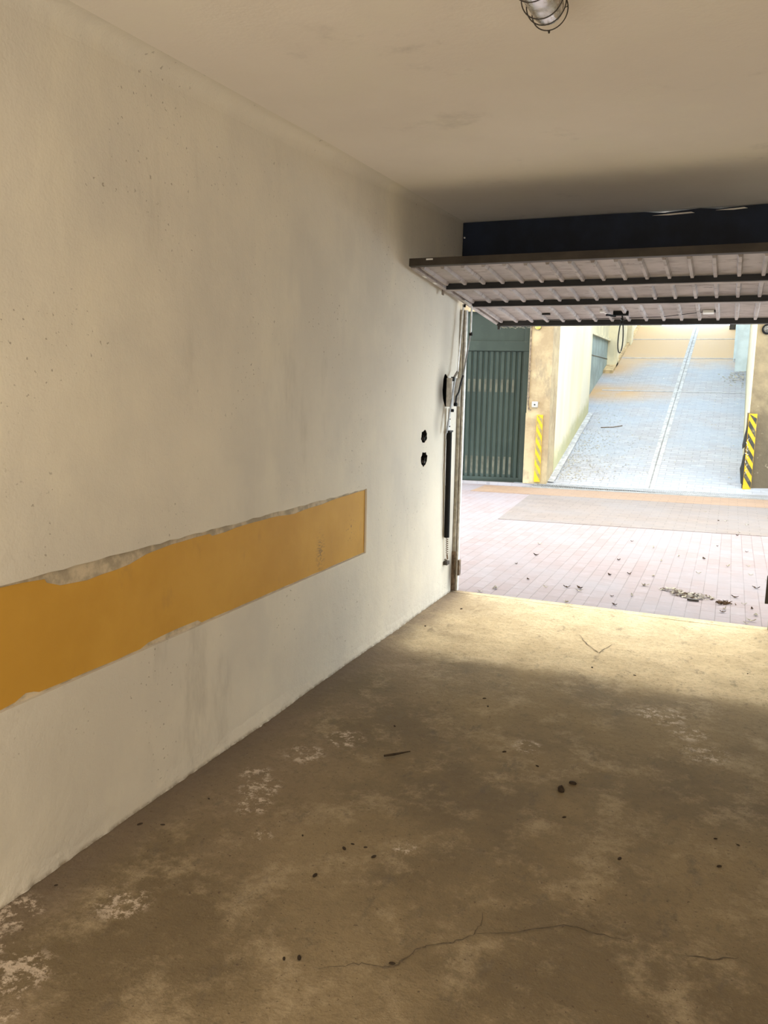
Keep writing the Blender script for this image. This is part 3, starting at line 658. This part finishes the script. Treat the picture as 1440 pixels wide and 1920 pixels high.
# ------------------------------------------------------------ litter and debris
def leaf_mesh(L, W_, curl, seed):
    rnd = random.Random(seed); bm = bmesh.new(); n = 6; rows = []
    for i in range(n+1):
        u = i/n; wv = W_*math.sin(PI*min(.97, max(.04, u)))**.8*(1+rnd.uniform(-.2, .2)); x = (u-.5)*L
        rows.append([bm.verts.new((x, k*wv/2, .003+curl*(abs(u-.5)*2)**2+abs(k)*curl*.8*rnd.random())) for k in (-1, 0, 1)])
    for A, B in zip(rows, rows[1:]):
        for k in (0, 1): bm.faces.new((A[k], B[k], B[k+1], A[k+1]))
    bmesh.ops.solidify(bm, geom=list(bm.faces), thickness=.001)
    return bm
protos = [obj('dry_leaf', leaf_mesh(.055, .022, .012, 1), M_LEAF), obj('dry_leaf', leaf_mesh(.04, .026, .010, 2), M_LEAF), obj('leaf_scrap', leaf_mesh(.06, .018, .014, 3), M_PALELEAF), obj('leaf_scrap', leaf_mesh(.045, .028, .010, 4), M_PALELEAF)]
used = set()
spots = [(1.158, .17), (1.108, .404), (1.242, .491), (1.3, .863), (.997, 1.102), (1.14, 1.221), (1.289, .857), (1.327, 1.236), (1.663, 1.521), (1.871, .415), (1.862, .321), (1.842, .54), (1.886, 1.934), (2.06, 1.664), (2.09, 1.186), (2.05, .521), (2.07, .348), (2.007, .106), (2.037, .177), (1.767, 4.565), (1.842, 4.565), (2.068, 4.405), (1.981, 3.786), (1.965, 3.6), (1.601, 5.25), (.263, .225), (.281, .234), (.208, 1.149), (.431, .637), (.612, .445), (.759, .522), (.836, .08), (.203, .084), (.853, .535), (.195, 2.13), (.86, .449), (1.784, 2.888), (1.219, 2.488), (.994, 2.728), (2.045, 2.713), (2.049, 2.022), (1.94, .804), (2.0, .621), (2.186, 1.486), (.281, 1.587), (1.684, 2.169), (1.339, 1.881), (1.465, 2.179), (.989, 1.741)]
rnd = random.Random(21)
for x_, y_ in spots:
    k = rnd.choice((0, 0, 1, 2, 2, 3)); p = protos[k]
    if k in used: p = p.copy(); C.objects.link(p)
    used.add(k)
    p.location = (x_, y_, .0015 if y_ > 3.4 else -.003); p.rotation_euler = (0, 0, rnd.uniform(0, 6.28)); s_ = rnd.uniform(.6, 1.1); p.scale = (s_, s_, s_)
    if k < 2: tag(p, 'small brown dry leaf scattered on the courtyard paving', 'dry leaf', 'brown dry leaves on the courtyard paving')
    else: tag(p, 'small pale curled leaf scrap scattered on the courtyard paving', 'leaf scrap', 'pale leaf scraps on the courtyard paving')
def heap(name, label, pts, mats, seed):
    rnd = random.Random(seed); root = thing(name, label, 'leaf litter', (pts[0][0], pts[0][1], 0))
    for mi, (mt, frac, nm) in enumerate(mats):
        bm = bmesh.new()
        for cx_, cy_, r_, n_ in pts:
            for i in range(int(n_*frac)):
                a = rnd.uniform(0, 6.28); q = r_*math.sqrt(rnd.random()); L = rnd.uniform(.015, .045); W_ = L*rnd.uniform(.25, .6)
                c0 = Vector((cx_+1.4*q*math.cos(a)-pts[0][0], cy_+q*math.sin(a)-pts[0][1], .002+.02*(1-q/r_)*rnd.random()))
                d = rnd.uniform(0, 6.28); u = Vector((math.cos(d), math.sin(d), rnd.uniform(0, .35)))*L/2; v_ = Vector((-math.sin(d), math.cos(d), rnd.uniform(-.2, .3)))*W_/2
                q4 = [bm.verts.new(c0+s) for s in (-u, -v_, u, v_)]; bm.faces.new(q4)
        bmesh.ops.solidify(bm, geom=list(bm.faces), thickness=.001)
        o = obj(nm, bm, mt, root); o['kind'] = 'stuff'
    root['kind'] = 'stuff'
    return root
heap('leaf_litter', 'swept heap of brown and pale leaves on the paving near the opening', [(1.50, .80, .07, 50), (1.60, .70, .08, 50), (1.68, .70, .09, 70)], ((M_PALELEAF, 1.2, 'pale_scraps'), (M_LEAF, .7, 'brown_scraps')), 4)
bm = bmesh.new(); rnd = random.Random(9)
for i in range(28): 
    a = rnd.uniform(0, 6.28); c0 = Vector((1.87+.035*rnd.gauss(0, .6), .58+.03*rnd.gauss(0, .6), .004)); u = Vector((math.cos(a), math.sin(a)*.6, rnd.uniform(0, .6)))*.03
    tube(bm, [c0-u*.5, c0+u], [.004, .002], 5)
tag(obj('leaf_clump', bm, M_LEAF), 'dark brown clump of twigs beside the swept leaf heap', 'leaf litter')
bm = bmesh.new(); box(bm, (1.62, .545, .0), (1.70, .565, .012), .003); tag(obj('bark_piece', bm, M_DARKPAINT), 'short dark strip of bark lying before the leaf heap', 'bark')
# petals strewn on the ramp
bm = bmesh.new(); rnd = random.Random(14)
for i in range(900):
    y = 7.35+abs(rnd.gauss(0, 1.8)); x = -.72+min(abs(rnd.expovariate(2.2)), 2.6)
    if rnd.random() < .12: x = rnd.uniform(-.7, 1.95); y = rnd.uniform(7.5, 14)
    if y > 14.0 or x > 1.95 or (abs(y-10) < .15): continue
    zz_ = rz(x, y)+.004; s_ = rnd.uniform(.008, .02); a = rnd.uniform(0, 6.28); u = Vector((math.cos(a), math.sin(a), SLP*math.sin(a)))*s_; v_ = Vector((-math.sin(a), math.cos(a), SLP*math.cos(a)+.3))*s_*.6
    c0 = Vector((x, y, zz_+.002)); bm.faces.new([bm.verts.new(c0+s) for s in (-u, -v_, u, v_)])
for i in range(120):
    x = 1.82+.12*rnd.gauss(0, 1); y = 13.6+.35*rnd.gauss(0, 1); x = min(x, 1.97); s_ = rnd.uniform(.015, .035); a = rnd.uniform(0, 6.28)
    if y > 14.05: continue
    u = Vector((math.cos(a), math.sin(a), SLP*math.sin(a)))*s_; v_ = Vector((-math.sin(a), math.cos(a), SLP*math.cos(a)+.3))*s_*.6; c0 = Vector((x, y, rz(x, y)+.008))
    bm.faces.new([bm.verts.new(c0+s) for s in (-u, -v_, u, v_)])
bmesh.ops.solidify(bm, geom=list(bm.faces), thickness=.001)
o = obj('petal_litter', bm, M_PALELEAF); tag(o, 'pale petals strewn thickly along the left edge of the ramp', 'petals'); o['kind'] = 'stuff'
# twig on the ramp
bm = bmesh.new(); tube(bm, [(-.42, 9.95, rz(0, 9.95)+.012), (-.2, 10.0, rz(0, 10.0)+.012), (-.05, 10.1, rz(0, 10.1)+.012)], .008, 6); tag(obj('twig', bm, M_OLDSTEEL), 'thin twig lying on the left half of the ramp', 'twig')

# clods on the garage floor
def clod(L, sx_, sy_, sz_, seed):
    bm = bmesh.new(); bmesh.ops.create_icosphere(bm, subdivisions=2, radius=L)
    for v_ in bm.verts:
        k = 1+.45*mnoise.noise(v_.co*60+Vector((seed*3.1, 0, 0))); v_.co = Vector((v_.co.x*sx_*k, v_.co.y*sy_*k, v_.co.z*sz_*k+L*sz_*.5))
    return bm
big = tag(obj('soil_clod', clod(.013, .9, 1.3, 1.0, 1), M_SOIL), 'larger of two dark soil clods side by side on the garage floor', 'soil clod'); big.location = (1.331, -2.654, 0); big.rotation_euler = (0, 0, .2)
b_ = tag(obj('soil_clod', clod(.010, 1.4, .8, .8, 2), M_SOIL), 'smaller of two dark soil clods side by side on the garage floor', 'soil clod'); b_.location = (1.363, -2.585, 0)
small = [(1.591, -3.025), (1.888, -2.931), (1.874, -2.762), (1.945, -2.771), (1.38, -2.845), (1.206, -2.5), (.866, -3.351), (.82, -3.313), (.774, -3.314), (.76, -3.351), (.6, -3.34), (.742, -3.519), (1.106, -3.771), (.139, -.918), (1.221, -1.222), (1.447, -1.246), (.544, -2.396), (.064, -3.888), (.178, -3.275), (.065, -3.515), (.139, -3.487), (.841, -3.874), (.875, -3.856), (1.052, -2.432), (.814, -1.908), (.223, -.435), (.858, -1.996), (2.0, -.94)]
proto = obj('soil_crumb', clod(.0065, 1.3, 1.0, .7, 5), M_SOIL); rnd = random.Random(8)
for i, (x_, y_) in enumerate(small):
    p = proto if i == 0 else proto.copy()
    if i: C.objects.link(p)
    p.location = (x_, y_, 0); p.rotation_euler = (0, 0, rnd.uniform(0, 6)); k = rnd.uniform(.55, 1.15); p.scale = (k*1.2, k*.9, k*.8)
    tag(p, 'tiny dark soil crumb on the brown garage floor', 'soil crumb', 'soil crumbs on the garage floor')
bm = bmesh.new(); tube(bm, [(.618, -2.69, .005), (.65, -2.665, .007), (.70, -2.605, .005)], [.004, .005, .002], 6); tag(obj('twig', bm, M_SOIL), 'thin dark twig lying on the garage floor near the wall side', 'twig')
